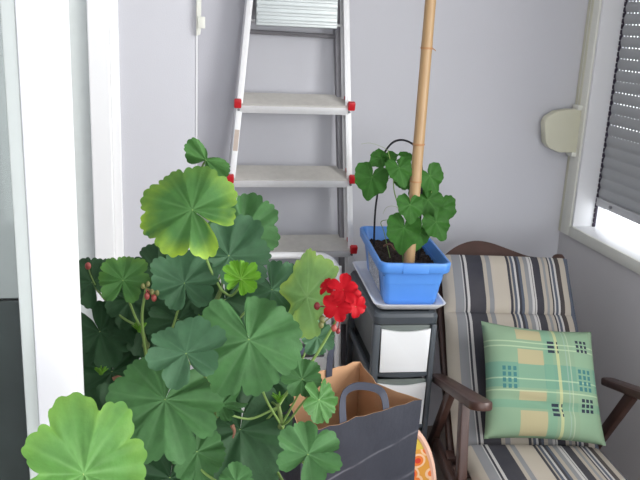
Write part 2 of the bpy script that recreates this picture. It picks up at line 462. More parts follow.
# strap winder
wd = thing('strap_winder', 'cream plastic shutter strap box sticking out from the window frame on the right', 'strap box', (XR - .09, 2.955, 1.34))
b = bm_()
o = [(1.700, 1.262), (1.620, 1.262), (1.575, 1.280), (1.556, 1.300), (1.541, 1.380), (1.549, 1.404), (1.585, 1.428), (1.640, 1.438), (1.700, 1.440)]
prism(b, [(x, 2.953, z) for x, z in o], (0, .042, 0), .004); obj('winder_case', b, M['cream'], wd)
b = bm_()
bounds(b, (1.675, 2.926, 1.436), (1.708, 2.974, 1.456), .003); obj('mounting_bracket', b, M['cream_white'], wd); b = bm_(); bounds(b, (1.675, 2.926, 1.246), (1.708, 2.974, 1.264), .003)
obj('mounting_bracket', b, M['cream_white'], wd)
b = bm_(); bounds(b, (1.6935, 2.948, 1.456), (1.6955, 2.964, 2.30)); obj('strap', b, M['cream'], wd)

# bracket on the left wall corner
hk = thing('strap_bracket', 'small cream plastic bracket on the wall edge left of the ladder top', 'bracket', (.135, 2.49, 1.73))
b = bm_(); prism(b, [(.122, 2.49, 1.68), (.134, 2.49, 1.685), (.136, 2.49, 1.705), (.138, 2.49, 1.90), (.122, 2.49, 1.90)], (0, .016, 0), .002); obj('bracket_strip', b, M['cream_white'], hk)
b = bm_(); bounds(b, (.126, 2.474, 1.703), (.148, 2.500, 1.737), .002); obj('bracket_hook', b, M['cream_white'], hk)

# ------------------------------------------------------------------ ladder
LX = .505
lad = thing('step_ladder', 'tall aluminium stepladder with red corner caps folded against the back wall', 'ladder', (LX, 2.8, 0))
def lfY(z): return 2.762 + .068 * z
def lxl(z): return .352 - .0605 * (2.36 - z) * 1.0 - .0 if False else .318 - .090 * (1.8 - z)
def lxr(z): return .690 + .058 * (1.8 - z)
top = 2.12
for s, fx in ((-1, lxl), (1, lxr)):
    b = bm_()
    # C-section: front flange plus side web
    x0, x1 = fx(.0), fx(top)
    w = .022
    a0 = V((x0 - s * w / 2, lfY(0), 0.012)); a1 = V((x1 - s * w / 2, lfY(top), top))
    bar(b, a0, a1, w, .004, (1, 0, 0), .001)
    off = V((s * (w / 2 - .002), .03, 0)); bar(b, a0 + off, a1 + off, .004, .058, (1, 0, 0), .001)
    off = V((0, .058, 0)); bar(b, a0 + off, a1 + off, w, .004, (1, 0, 0), .001)
    rl = obj('side_rail', b, M['alu'], lad)
    b = bm_(); bar(b, V((x0 - s * w / 2, lfY(0) + .028, 0)), V((x0 - s * w / 2, lfY(0) + .03, .04)), w + .01, .07, (1, 0, 0), .003); obj('foot', b, M['wire'], rl)
    if s < 0:
        b = bm_(); z0, z1 = 1.268, 1.345
        bar(b, V((fx(z0) + .011, lfY(z0) - .003, z0)), V((fx(z1) + .011, lfY(z1) - .003, z1)), .017, .001, (1, 0, 0), 0); obj('sticker', b, M['tan_sticker'], rl)
    # rear leg folded behind
    b = bm_(); xi0, xi1 = (x0 + .008, x1 + .010) if s < 0 else (x0 - .026, x1 - .022)
    bar(b, V((xi0, lfY(0) + .083, .012)), V((xi1, lfY(top) + .083, top - .10)), .022, .034, (1, 0, 0), .002); obj('rear_leg', b, M['alu_dark'], lad)
tilt = math.radians(17)
for k, zt in enumerate((1.437, 1.165, .893, .621, .349)):
    xl, xr = lxl(zt) + .004, lxr(zt) - .004; yf = lfY(zt) - .012
    c0 = V(((xl + xr) / 2, yf, zt)); dy = V((0, math.cos(tilt), math.sin(tilt))); dz = V((0, -math.sin(tilt), math.cos(tilt)))
    W = xr - xl - .014
    b = bm_(); box(b, c0 + dy * .0575 - dz * .004, (W, .115, .006), .0015, (V((1, 0, 0)), dy, dz))
    for j in range(14): box(b, c0 + dy * (.008 + j * .0078), (W - .004, .003, .002), 0, (V((1, 0, 0)), dy, dz))
    st = obj('tread', b, M['alu_tread'], lad)
    b = bm_(); box(b, c0 + dy * .002 - dz * .019, (W, .005, .028), .0015, (V((1, 0, 0)), dy, dz)); box(b, c0 + dy * .112 - dz * .013, (W, .004, .02), 0, (V((1, 0, 0)), dy, dz))
    obj('tread_front', b, M['alu'], st)
    for s, xx in ((-1, xl), (1, xr)):
        b = bm_()
        box(b, c0 + V((xx - c0.x + s * .002, -.004, 0)) + dz * .004, (.026, .020, .032), .004, (V((1, 0, 0)), dy, dz))
        box(b, c0 + V((xx - c0.x - s * .006, 0, 0)) + dy * .04 + dz * .004, (.008, .08, .012), .002, (V((1, 0, 0)), dy, dz))
        obj('corner_cap', b, M['red_plastic'], st)
        b = bm_(); mt_ = Matrix.Translation(c0 + V((xx - c0.x - s * .003, -.003, 0)) - dz * .021) @ Matrix.Rotation(PI / 2, 4, 'X')
        bmesh.ops.create_cone(b, cap_ends=True, segments=12, radius1=.005, radius2=.004, depth=.006, matrix=mt_); obj('rivet', b, M['screw'], st)
# folded top platform with ribs, its pivot rod, rear cross bar
zp = 1.713; yp = lfY(zp)
b = bm_(); ax = (V((1, 0, 0)), V((0, -.995, .1)).normalized(), V((0, .1, .995)).normalized())
px0, px1 = .352, .648
box(b, V(((px0 + px1) / 2, yp + .026, zp + .14)), (px1 - px0, .028, .28), .003, ax)
for j in range(11): box(b, V(((px0 + px1) / 2, yp - .003 + .0025 * j, zp + .018 + j * .025)), (px1 - px0 - .008, .008, .012), .002, ax)
pl = obj('platform', b, mat('platform_aluminium', (206, 212, 212), .45, metal=.35), lad)
b = bm_(); tube(b, [(lxl(zp) + .02, yp + .03, zp + .018), (lxr(zp) - .02, yp + .03, zp + .012)], .0045, smooth=1); obj('pivot_rod', b, M['alu'], pl)
b = bm_(); tube(b, [(lxl(1.70) + .02, yp + .085, 1.690), (lxr(1.70) - .02, yp + .085, 1.684)], .008, smooth=1)
obj('cross_bar', b, M['alu_dark'], lad); b = bm_(); tube(b, [(lxl(.5) + .05, lfY(.5) + .083, .45), (lxr(.5) - .05, lfY(.5) + .083, .45)], .008, smooth=1)
obj('cross_bar', b, M['alu_dark'], lad)
b = bm_(); bounds(b, (lxl(2.12) - .01, lfY(2.12) - .01, 2.10), (lxr(2.12) + .01, 2.992, 2.135), .006); obj('top_cap', b, M['alu'], lad)

# ------------------------------------------------------------------ white folding chair leaning on the ladder
fc = thing('folding_chair', 'white folding chair with a rounded tube frame leaning folded on the ladder', 'folding chair', (.45, 2.6, 0))
def fcY(z): return 2.47 + .22 * z
def fp(x, z): return V((x, fcY(z), z))
b = bm_(); hx0, hx1, ht = .235, .648, .915; r = .075
pts = [fp(hx0, .012), fp(hx0, .4), fp(hx0, ht - r)]
for i in range(1, 6): a = PI - PI / 2 * i / 6; pts.append(fp(hx0 + r + r * math.cos(a), ht - r + r * math.sin(a)))
pts += [fp(hx0 + r, ht), fp(.44, ht + .004), fp(hx1 - r, ht)]
for i in range(1, 6): a = PI / 2 - PI / 2 * i / 6; pts.append(fp(hx1 - r + r * math.cos(a), ht - r + r * math.sin(a)))
pts += [fp(hx1, ht - r), fp(hx1 - .004, .4), fp(hx1 - .008, .012)]
tube(b, pts, .0125, n=10, smooth=3); hoop = obj('tube_frame', b, M['white_enamel'], fc)
b = bm_(); c = fp(.538, ht + .002) + V((0, -.0125, .004)); box(b, c, (.014, .003, .010), .001); obj('sticker', b, M['yellow_dot'], hoop)
axf = (V((1, 0, 0)), V((0, .9766, -.215)), V((0, .215, .9766)))
b = bm_(); box(b, fp(.435, .675), (.375, .012, .15), .005, axf); obj('back_panel', b, M['white_enamel'], fc)
b = bm_(); box(b, fp(.435, .345) + V((0, .0, 0)), (.375, .02, .42), .006, axf); obj('seat_panel', b, M['white_enamel'], fc)
b = bm_()
for s in (hx0 + .035, hx1 - .038):
    tube(b, [fp(s, .012) + V((0, .035, 0)), fp(s, .62) + V((0, .03, 0))], .009, smooth=1)
tube(b, [fp(hx0 + .035, .1) + V((0, .035, 0)), fp(hx1 - .038, .1) + V((0, .035, 0))], .007, smooth=1)
obj('rear_frame', b, M['white_enamel'], fc)

# ------------------------------------------------------------------ drawer tower, tray, planter
YAW = -math.radians(3.5)
TX, TY = .787, 2.443
ex = V((math.cos(YAW), math.sin(YAW), 0)); ey = V((-math.sin(YAW), math.cos(YAW), 0)); ez = V((0, 0, 1))
def tp(x, y, z): return V((TX, TY, 0)) + ex * x + ey * y + ez * z
HX, HY = .104, .222
tw = thing('drawer_tower', 'dark grey plastic drawer tower with white drawer fronts beside the striped chair', 'drawer unit', (TX, TY, 0))
b = bm_()
loft(b, TX, TY, [(.818, HX - .004, HY - .004, .02), (.826, HX + .001, HY + .004, .022), (.848, HX + .002, HY + .006, .024), (.858, HX - .004, HY, .022), (.860, HX - .02, HY - .016, .015), (.855, HX - .026, HY - .022, .012)], YAW)
obj('top_board', b, M['anthracite'], tw)
b = bm_()
for sx in (-1, 1):
    for sy in (-1, 1):
        w = .024 if sx < 0 else .019
        box(b, tp(sx * (HX - w / 2), sy * (HY - .016), .42), (w, .032, .80), .006, (ex, ey, ez))
for z in (.632, .442, .252, .06):
    for sx in (-1, 1): box(b, tp(sx * (HX - .008), 0, z), (.014, 2 * HY - .03, .022), .002, (ex, ey, ez))
    box(b, tp(0, HY - .012, z), (2 * HX - .04, .014, .022), .002, (ex, ey, ez))
box(b, tp(0, HY - .008, .43), (2 * HX - .03, .006, .78), .001, (ex, ey, ez))
obj('tower_frame', b, M['anthracite'], tw)
b = bm_(); box(b, tp(0, 0, .018), (2 * HX, 2 * HY, .036), .008, (ex, ey, ez)); obj('base', b, M['anthracite'], tw)
for zt in (.815, .625, .435, .245):
    zb_ = zt - .166; xa, xb = -HX + .0255, HX - .0205; xm = (xa + xb) / 2
    b = bm_()
    for sx, xx in ((-1, xa - .004), (1, xb + .004)): box(b, tp(xx - sx * .0 + sx * .011 * 0, .01, (zt + zb_) / 2 - .005), (.004, 2 * HY - .06, .13), .001, (ex, ey, ez))
    box(b, tp(xm, .01, zb_ + .012), (xb - xa, 2 * HY - .06, .004), 0, (ex, ey, ez)); box(b, tp(xm, HY - .03, (zt + zb_) / 2), (xb - xa, .004, .13), 0, (ex, ey, ez))
    dw = obj('drawer', b, M['grey_side'], tw)
    b = bm_()                                               # white front with a dipped top edge
    o = []; N = 12
    for i in range(N + 1): t = i / N; o.append(tp(xa + (xb - xa) * t, -HY + .004, zt - .010 - .010 * math.sin(PI * t)))
    o += [tp(xb - .003, -HY + .004, zb_ + .006), tp(xa + .003, -HY + .004, zb_ + .006)]
    prism(b, o, ey * .008, .001); obj('drawer_front', b, M['panel_white'], dw)
    b = bm_(); box(b, tp(xm, -HY + .014, zt - .013), (xb - xa, .006, .026), .001, (ex, ey, ez)); obj('inner_lip', b, M['smoke'], dw)
    b = bm_(); o = []
    for i in range(N + 1): t = i / N; o.append(tp(xa - .002 + (xb - xa + .004) * t, -HY + .004 - .010 * math.sin(PI * t), zb_ - .003))
    for i in range(N, -1, -1): t = i / N; o.append(tp(xa - .002 + (xb - xa + .004) * t, -HY + .020, zb_ - .003))
    prism(b, o, (0, 0, .014), .003); obj('drawer_handle', b, M['anthracite'], dw)

PX, PY = .820, 2.462; PYAW = -math.radians(6.0)
tr = bm_()
loft(tr, .805, 2.455, [(.861, .088, .20, .02), (.864, .100, .212, .022), (.884, .118, .232, .026), (.886, .119, .233, .027), (.886, .113, .227, .025), (.868, .096, .208, .02), (.866, .09, .2, .018)], -math.radians(4.5))
tray = obj('drip_tray', tr, M['tray_white'], origin=(.81, 2.455, .86)); tag(tray, 'white plastic drip tray under the blue planter', 'tray')

pt = thing('planter', 'blue rectangular plastic planter with a young climbing plant on the white tray', 'potted plant', (PX, PY, .867))
b = bm_()
loft(b, PX, PY, [(.868, .082, .186, .018), (.875, .086, .190, .02), (.985, .1005, .212, .024), (.986, .113, .224, .028), (.990, .116, .227, .03), (1.016, .118, .229, .03), (1.020, .116, .227, .03), (1.020, .109, .220, .026), (1.012, .106, .217, .025), (.945, .096, .206, .022)], PYAW, cap1=True)
pb = obj('planter_box', b, M['blue'], pt)
px = V((math.cos(PYAW), math.sin(PYAW), 0)); py = V((-math.sin(PYAW), math.cos(PYAW), 0))
def pp(x, y, z): return V((PX, PY, 0)) + px * x + py * y + ez * z
b = bm_()
box(b, pp(0, -.2275, 1.003), (.085, .006, .034), .004, (px, py, ez)); obj('rim_tab', b, M['blue'], pb)
b = bm_(); q = [pp(-.0885, -.13, .884), pp(-.0885, .10, .884), pp(-.1012, .10, .978), pp(-.1012, -.13, .978)]
q = [v - px * .0012 for v in q]; vs = [b.verts.new(v) for v in q]; f = b.faces.new(vs)
uvl = b.loops.layers.uv.new('UVMap')
for l, c in zip(f.loops, ((0, 0), (1, 0), (1, 1), (0, 1))): l[uvl].uv = c
obj('side_label', b, M['sticker'], pb, smooth=False, norm=False)
b = bm_(); random.seed(3); gx, gy = 22, 40; gv = []
for j in range(gy + 1):
    for i in range(gx + 1):
        x = -.097 + .194 * i / gx; y = -.206 + .412 * j / gy
        gv.append(b.verts.new(pp(x, y, .973 + random.uniform(-.006, .007))))
for j in range(gy):
    for i in range(gx): k = j * (gx + 1) + i; b.faces.new((gv[k], gv[k + 1], gv[k + gx + 2], gv[k + gx + 1]))
soil = obj('soil', b, M['soil'], pt, smooth=False)

# bamboo pole
pa, pz = at(408.5, 268, Y=2.34), at(433.5, -35, Y=2.40)
pole_dir = (pz - pa).normalized()
pl_ = thing('bamboo_pole', 'thick bamboo cane standing upright in the blue planter', 'cane', pa)
foot = pa + pole_dir * ((.95 - pa.z) / pole_dir.z); tip = pa + pole_dir * ((2.20 - pa.z) / pole_dir.z)
L = (tip - foot).length
b = bm_(); rr = []
nodes = [(at(412.5, 181, Y=2.36).z), (at(416, 144, Y=2.37).z), (at(426, 48, Y=2.385).z), 2.12]
pts = []; steps = 60
ring = []
for i in range(steps + 1):
    p = foot.lerp(tip, i / steps); rad = .0182 - .0015 * i / steps
    for z in nodes: rad += .0013 * math.exp(-((p.z - z) / .008) ** 2)
    rr.append((p, rad))
rs = []
for p, rad in rr: rs.append([b.verts.new(p + V((math.cos(2 * PI * k / 20) * rad, math.sin(2 * PI * k / 20) * rad, 0))) for k in range(20)])
for a, c in zip(rs, rs[1:]):
    for k in range(20): b.faces.new((a[k], a[(k + 1) % 20], c[(k + 1) % 20], c[k]))
b.faces.new(rs[0][::-1]); b.faces.new(rs[-1]); obj('cane', b, M['bamboo'], pl_)
for z in nodes:
    p = foot + pole_dir * ((z - foot.z) / pole_dir.z); b = bm_()
    lathe(b, (p.x, p.y), [(.0178, z - .004), (.0192, z - .002), (.0196, z), (.019, z + .002), (.0174, z + .004)], 20, False)
    if z > 1.6 and z < 2: tube(b, [p + V((.017, -.004, 0)), p + V((.024, -.006, -.004)), p + V((.028, -.008, -.008))], .002, .001, 6)
    obj('cane_node', b, M['bamboo_node'], pl_)
# wire hoop
b = bm_()
hp = [at(374.5, 240, Y=2.58), at(375, 215, Y=2.58), at(378, 190, Y=2.57), at(382, 160, Y=2.56), at(390, 145, Y=2.54), at(400, 140, Y=2.50), at(411, 143, Y=2.46), at(419, 152, Y=2.44), at(422, 172, Y=2.43), at(421, 205, Y=2.42), at(420, 240, Y=2.42)]
hp[0].z = .95; hp[-1].z = .95
tube(b, hp, .0036, n=8); wh = obj('wire_hoop', b, M['wire'], origin=(hp[0].x, hp[0].y, .97)); tag(wh, 'thin black wire arch stuck in the soil of the blue planter', 'plant support')

# ------------------------------------------------------------------ leaves
def leaf_mesh(R, lobes=7, amp=.18, cup=.2, ruf=.06, sinus=.35, seed=0, edge=0.0, wings=False, vine=False, fold=0.0, res=1.0, chew=0.0, droop=.2):
    rnd = random.Random(seed); na = 168 if not vine else 72; nr = 12 if not vine else 9
    ph = [rnd.uniform(0, 6.28) for _ in range(8)]
    span = 2 * PI - sinus * .9
    wts = [rnd.uniform(.8, 1.2) for _ in range(lobes)]; tot = sum(wts); cuts = [-span / 2]
    for w in wts: cuts.append(cuts[-1] + span * w / tot)
    llen = [rnd.uniform(.90, 1.06) for _ in range(lobes)]; ldep = [rnd.uniform(.7, 1.7) for _ in range(lobes + 1)]
    lift = [rnd.uniform(-1, 1) for _ in range(lobes)]
    def where(a):
        a = max(cuts[0] + 1e-4, min(cuts[-1] - 1e-4, a))
        for i in range(lobes):
            if a <= cuts[i + 1]: return i, (a - cuts[i]) / (cuts[i + 1] - cuts[i])
        return lobes - 1, 1
    def margin(a):
        if vine:
            d = abs(a); r = 1.0
            pts = ((0, 1.16), (.5, .84), (.95, .88), (1.4, .80), (2.1, .88), (2.65, .74), (2.95, .42), (PI, .14))
            for (x0, y0), (x1, y1) in zip(pts, pts[1:]):
                if x0 <= d <= x1: t = (d - x0) / (x1 - x0); t = t * t * (3 - 2 * t); r = y0 + (y1 - y0) * t; break
            return r * (1 + .022 * math.sin(a * 17 + ph[0]) + .05 * math.sin(a * 2 + ph[1]))
        i, t = where(a); sn = math.sin(PI * t)
        dep = amp * (ldep[i] * (1 - t) + ldep[i + 1] * t)
        r = (1 - .14 * (abs(a) / PI) ** 2) * (llen[i] * sn + 1.0 * (1 - sn))
        r *= (1 - dep) + dep * sn ** .5
        r *= 1 + .062 * abs(math.sin(PI * t * 4)) ** .7 - .031 + .02 * math.sin(2 * a + ph[0]) + .02 * math.sin(3 * a + ph[1])
        k = min(1, max(0, (PI - abs(a)) / max(.05, sinus))); r *= .14 + .86 * (k ** .5)
        if wings: r *= .12 + .88 * abs(math.sin(a)) ** 1.9
        if chew: r *= 1 - chew * max(0, math.sin(a * 5 + ph[4])) ** 3
        return r
    b = bm_(); lv = b.verts.layers.float.new('vein'); le = b.verts.layers.float.new('edge')
    rows = []
    c = b.verts.new((0, 0, 0)); c[lv] = 1; c[le] = 0
    for i in range(na + 1):
        a = -PI + .02 + (2 * PI - .04) * i / na
        mr = margin(a); row = []; li, t = where(a)
        if vine: q = abs(math.cos(a * 2.5)); q = 1 - q; vd = abs(math.sin(a * 2.5)) / 2.5
        else: q = abs(2 * t - 1); vd = q * (cuts[li + 1] - cuts[li]) / 2
        for j in range(1, nr + 1):
            p = j / nr; r = mr * p * R
            x, y = math.sin(a) * r, math.cos(a) * r
            zz = cup * (p * mr) ** 2 - droop * max(0, y / R) ** 2
            zz += (.15 if not vine else .08) * p * (.5 - .5 * math.cos(q * PI)) - .05 * p
            zz += .10 * ruf / .06 * lift[li] * (1 - q) * p ** 2.2 if not vine else 0
            zz += 1.5 * ruf * p * p * (.9 * math.sin(a * 2 + ph[2]) + .8 * math.sin(a * 4 + ph[3]) + .5 * math.sin(a * 9 + ph[4]))
            zz += .012 * p * (math.sin(p * 14 + q * 5) * q)
            v = b.verts.new((x, y, R * zz + fold * abs(x)))
            d = vd * p
            v[lv] = math.exp(-(d / .02) ** 2) * (1 - .6 * p) + .4 * math.exp(-((q - .5 * max(0, p - .4) / .6) / .12) ** 2) * (p > .4) * (1 - p)
            v[le] = edge * max(0, (p - .58) / .42) ** 1.2 * (.6 + .4 * math.sin(a * 1.0 + ph[5]))
            row.append(v)
        rows.append(row)
    for A, B in zip(rows, rows[1:]):
        b.faces.new((c, B[0], A[0]))
        for j in range(nr - 1): b.faces.new((A[j], B[j], B[j + 1], A[j + 1]))
    return b

def place_leaf(parent, x, y, Y, rpx, roll=0, tx=0.0, ty=0.0, kind='mid', seed=0, node=None, stalk_r=.0016, sub='leaf_stalk', **k):
    """leaf whose stalk joins it at the point seen at (x, y) and depth Y; tilted by (tx, ty) from facing the window side"""
    p = at(x, y, Y=Y); dep = (p - CAM).dot(FWD); R = rpx * dep / F
    to = (CAM - p).normalized(); n = (to + RIGHT * tx + UP * ty).normalized()
    a = math.radians(roll); tipd = UP * math.cos(a) + RIGHT * math.sin(a); tipd = (tipd - n * tipd.dot(n)).normalized()
    xx = tipd.cross(n)
    b = leaf_mesh(R, seed=seed, **k)
    mt_ = Matrix.Identity(4)
    for i in range(3): mt_[i][0] = xx[i]; mt_[i][1] = tipd[i]; mt_[i][2] = n[i]; mt_[i][3] = p[i]
    bmesh.ops.transform(b, matrix=mt_, verts=b.verts)
    o = obj('leaf', b, LM[kind], parent, norm=False, angle=80)
    if node is not None:
        s = bm_(); q = V(node); mid = p.lerp(q, .5) - n * (.02) + V((0, 0, -.010))
        p1 = p - n * .018 - tipd * .006
        tube(s, [p, p1, mid, q], stalk_r * .9, stalk_r * 1.15, 7, 5); obj(sub, s, M['stalk'], o)
    return o

# ------------------------------------------------------------------ climbing plant in the blue planter
b = bm_(); base = at(404, 262, Y=2.36); base.z = .965
tube(b, [base, at(402, 238, Y=2.38), at(399, 210, Y=2.39), at(394, 190, Y=2.40), at(393, 172, Y=2.40), at(389, 155, Y=2.42), at(388, 150, Y=2.43)], .0024, .0014, 8)
tube(b, [base + V((.03, .02, 0)), at(414, 245, Y=2.38), at(424, 228, Y=2.40), at(430, 205, Y=2.41), at(432, 185, Y=2.41)], .002, .0012, 8)
tube(b, [base + V((-.02, .08, 0)), at(384, 232, Y=2.50), at(381, 222, Y=2.50), at(390, 219, Y=2.44), at(399, 214, Y=2.40)], .0016, .001, 8)
obj('vine_stem', b, M['stalk'], pt)
vk = dict(lobes=5, amp=.12, cup=.12, ruf=.05, sinus=.5, vine=True, kind='vine', stalk_r=.0012)
A, B_ = at(393, 176, Y=2.40), at(425, 222, Y=2.40)
for x, y, Y, r, roll, tx, ty, seed, nd in (
        (372, 177, 2.42, 24, 195, -.2, .15, 1, A), (381, 158, 2.46, 14, 235, .2, .5, 2, A), (399, 168, 2.36, 19, 165, .2, .3, 3, A), (390, 157, 2.44, 10, 60, 0, .9, 4, A), (404, 158, 2.46, 12, 100, 0, .9, 14, A),
        (404, 228, 2.30, 25, 188, -.1, .1, 5, at(400, 212, Y=2.39)), (410, 205, 2.31, 19, 180, .3, .2, 6, at(403, 205, Y=2.37)), (420, 233, 2.36, 19, 192, .9, .0, 7, B_),
        (430, 176, 2.36, 19, 150, .35, .1, 8, at(432, 188, Y=2.41)), (436, 222, 2.34, 20, 155, .25, .1, 9, B_), (428, 200, 2.40, 22, 140, .4, .2, 10, B_), (441, 208, 2.44, 22, 165, .5, -.1, 11, B_), (422, 190, 2.45, 20, 190, .2, 0, 12, B_), (404, 180, 2.44, 14, 130, .3, .2, 13, A)):
    place_leaf(pt, x, y, Y, r * .88, roll, tx, ty, seed=seed + 60, node=nd, **vk)
b = bm_()
tube(b, [at(393, 176, Y=2.40), at(386, 174, Y=2.42), at(382, 177, Y=2.44), at(378, 182, Y=2.45)], .0007, .0005, 5); obj('tendril', b, M['tendril'], pt); b = bm_()
tube(b, [at(388, 150, Y=2.43), at(380, 146, Y=2.45), at(370, 143, Y=2.47), at(361, 144, Y=2.48)], .0007, .0004, 5); obj('tendril', b, M['tendril'], pt); b = bm_()
tube(b, [at(399, 208, Y=2.39), at(392, 206, Y=2.42), at(386, 208, Y=2.44), at(383, 214, Y=2.45)], .0007, .0005, 5)
obj('tendril', b, M['tendril'], pt)
b = bm_(); tube(b, [at(384, 246, Y=2.46, ), at(390, 244, Y=2.42), at(395, 250, Y=2.38)], .004, .002, 6)
for v in b.verts: v.co.z = max(v.co.z, .970)
obj('dry_leaf', b, M['dry'], pt)

# ------------------------------------------------------------------ recliner, cushion, pillow
PSI = math.radians(9); CO = V((1.165, 2.08, 0))
cx_ = V((math.cos(PSI), -math.sin(PSI), 0)); cf = V((-math.sin(PSI), -math.cos(PSI), 0))
def cp(x, f_, z): return CO + cx_ * x + cf * f_ + ez * z
ch = thing('recliner', 'dark brown wooden reclining armchair in the right corner under the window', 'armchair', CO)
BD = V((0, 0, 0)) - cf * .70 + ez * .71                # up the backrest
def bp(x, t, off=0.0):                                 # point on the backrest plane, t metres up from the hinge
    return cp(x, 0, .385) + BD.normalized() * t + (cf * .71 + ez * .70) * off
for s in (-1, 1):
    hx = s * .292
    b = bm_()                                           # arm: board with a rounded front end, rising forward
    a0, a1 = cp(hx + .016, -.16, .602), cp(hx + .045, .315, .742); d_ = (a1 - a0).normalized(); up_ = cx_.cross(d_); up_ = up_ if up_.z > 0 else -up_
    o = []; w = .031; L_ = (a1 - a0).length
    for i in range(9): a = -PI / 2 + PI * i / 8; o.append(a0 + d_ * (L_ - .03 + .03 * math.cos(a)) + cx_ * (w * 1.08 * math.sin(a)))
    for i in range(9): a = PI / 2 + PI * i / 8; o.append(a0 + d_ * (.02 + .02 * math.cos(a)) + cx_ * (w * .8 * math.sin(a)))
    prism(b, o, up_ * .026, .006); obj('armrest', b, M['wood'], ch)
    b = bm_(); bar(b, cp(hx + .034, .15, .684), cp(hx + .034, .31, .0), .026, .045, cx_, .004); obj('leg', b, M['wood'], ch)
    b = bm_(); bar(b, cp(hx + .026, .02, .645), cp(hx + .03 + s * .0, -.42, .0), .022, .042, cx_, .004); obj('leg', b, M['wood'], ch)
    b = bm_(); bar(b, cp(hx - s * .028, -.12, .37), cp(hx - s * .028, .60, .435), .024, .05, cx_, .004); obj('seat_rail', b, M['wood'], ch)
    b = bm_(); bar(b, bp(hx - s * .055, -.02), bp(hx - s * .055, .74), .026, .034, cx_, .004); obj('back_post', b, M['wood'], ch)
    b = bm_(); bar(b, cp(hx - s * .01, .56, .425), cp(hx - s * .01, .62, .0), .026, .045, cx_, .004); obj('leg', b, M['wood'], ch)
b = bm_()                                               # curved top rail
o = []
tops = [(-.225, .725), (-.20, .755), (-.15, .792), (-.09, .812), (-.03, .806), (.04, .780), (.10, .757), (.16, .748), (.20, .748), (.205, .762), (.236, .768), (.246, .752), (.246, .70)]
for x, t in [(p.x, p.y) for p in spline([(x, t, 0) for x, t in tops], 4)]: o.append(bp(x, t))
o += [bp(.24, .67), bp(-.22, .66)]
prism(b, o, (cf * .71 + ez * .70) * .024, .003); obj('top_rail', b, M['wood'], ch)
for i in range(5):
    b = bm_(); t = .08 + i * .125; bar(b, bp(-.235, t), bp(.235, t), .04, .014, BD.normalized(), .003); obj('back_slat', b, M['wood'], ch)
for i in range(6):
    f_ = .02 + i * .11; b = bm_(); bar(b, cp(-.262, f_, .388 + f_ * .09 + .022), cp(.262, f_, .388 + f_ * .09 + .022), .05, .014, cf, .003); obj('seat_slat', b, M['wood'], ch)

def pad(secs, hw, th, nu=40, nv=90):
    """long quilted pad following a path of (point, normal) sections, pinched at the folds"""
    b = bm_(); uvl = b.loops.layers.uv.new('UVMap')
    top, bot = [], []
    for j, (c, n, pinch, w) in enumerate(secs):
        rt, rb = [], []
        for i in range(nu + 1):
            u = i / nu; s = 2 * u - 1
            e = (1 - abs(s) ** 6) ** .5
            h = th * (.12 + .88 * pinch) * (e * .85 + .15 * 0) + .004
            x = s * hw * w
            rt.append((b.verts.new(c + cx_ * x + n * (th * .5 + h * .5 * 1.0)), u)); rb.append((b.verts.new(c + cx_ * x + n * (th * .5 - h * .5)), u))
        top.append(rt); bot.append(rb)
    nvv = len(secs) - 1
    def quad(vs, us, vv):
        f = b.faces.new([v for v in vs])
        for l, u_, v_ in zip(f.loops, us, vv): l[uvl].uv = (u_, v_)
    for j in range(nvv):
        for i in range(nu):
            v0, v1 = j / nvv, (j + 1) / nvv
            q = [top[j][i], top[j][i + 1], top[j + 1][i + 1], top[j + 1][i]]; quad([k[0] for k in q], [k[1] for k in q], (v0, v0, v1, v1))
            q = [bot[j][i], bot[j + 1][i], bot[j + 1][i + 1], bot[j][i + 1]]; quad([k[0] for k in q], [k[1] for k in q], (v0, v1, v1, v0))
        for i in (0, nu):
            q = [top[j][i], top[j + 1][i], bot[j + 1][i], bot[j][i]]; quad([k[0] for k in q], [k[1] for k in q], (0, 0, 0, 0))
    for rowt, rowb in ((top[0], bot[0]), (top[-1], bot[-1])):
        for i in range(nu): q = [rowt[i], rowb[i], rowb[i + 1], rowt[i + 1]]; quad([k[0] for k in q], [k[1] for k in q], (0, 0, 0, 0))
    return b
nb = (cf * .71 + ez * .70).normalized()
secs = []
def pinchf(t, cuts):
    d = min(abs(t - c) for c in cuts); return min(1.0, (d / .045)) ** .45 if d < .045 else 1.0
T = .725; cutsb = (.0, .50, T + .003)
for i in range(101):
    t = T - T * i / 100; secs.append((bp(0, t, .018), nb, pinchf(t, cutsb), 1 + .02 * (1 - abs(t - .3)) + .012 * math.sin(t * 9)))
jn = cp(0, 0, .425); sd = (cf + ez * .095).normalized(); nsd = (ez - cf * .095).normalized()
for i in range(1, 45):
    t = .62 * i / 44; k = min(1, t / .05); n_ = nb.lerp(nsd, k).normalized()
    secs.append((cp(0, 0, .414) + sd * t + cf * .012, n_, pinchf(t, (0.0, .60, .622)), 1.0))
cu = pad(secs, .234, .062)
co = obj('lounge_cushion', cu, M['stripes'], origin=cp(0, .1, .43)); tag(co, 'long beige and navy striped cushion pad lying on the brown recliner', 'cushion')

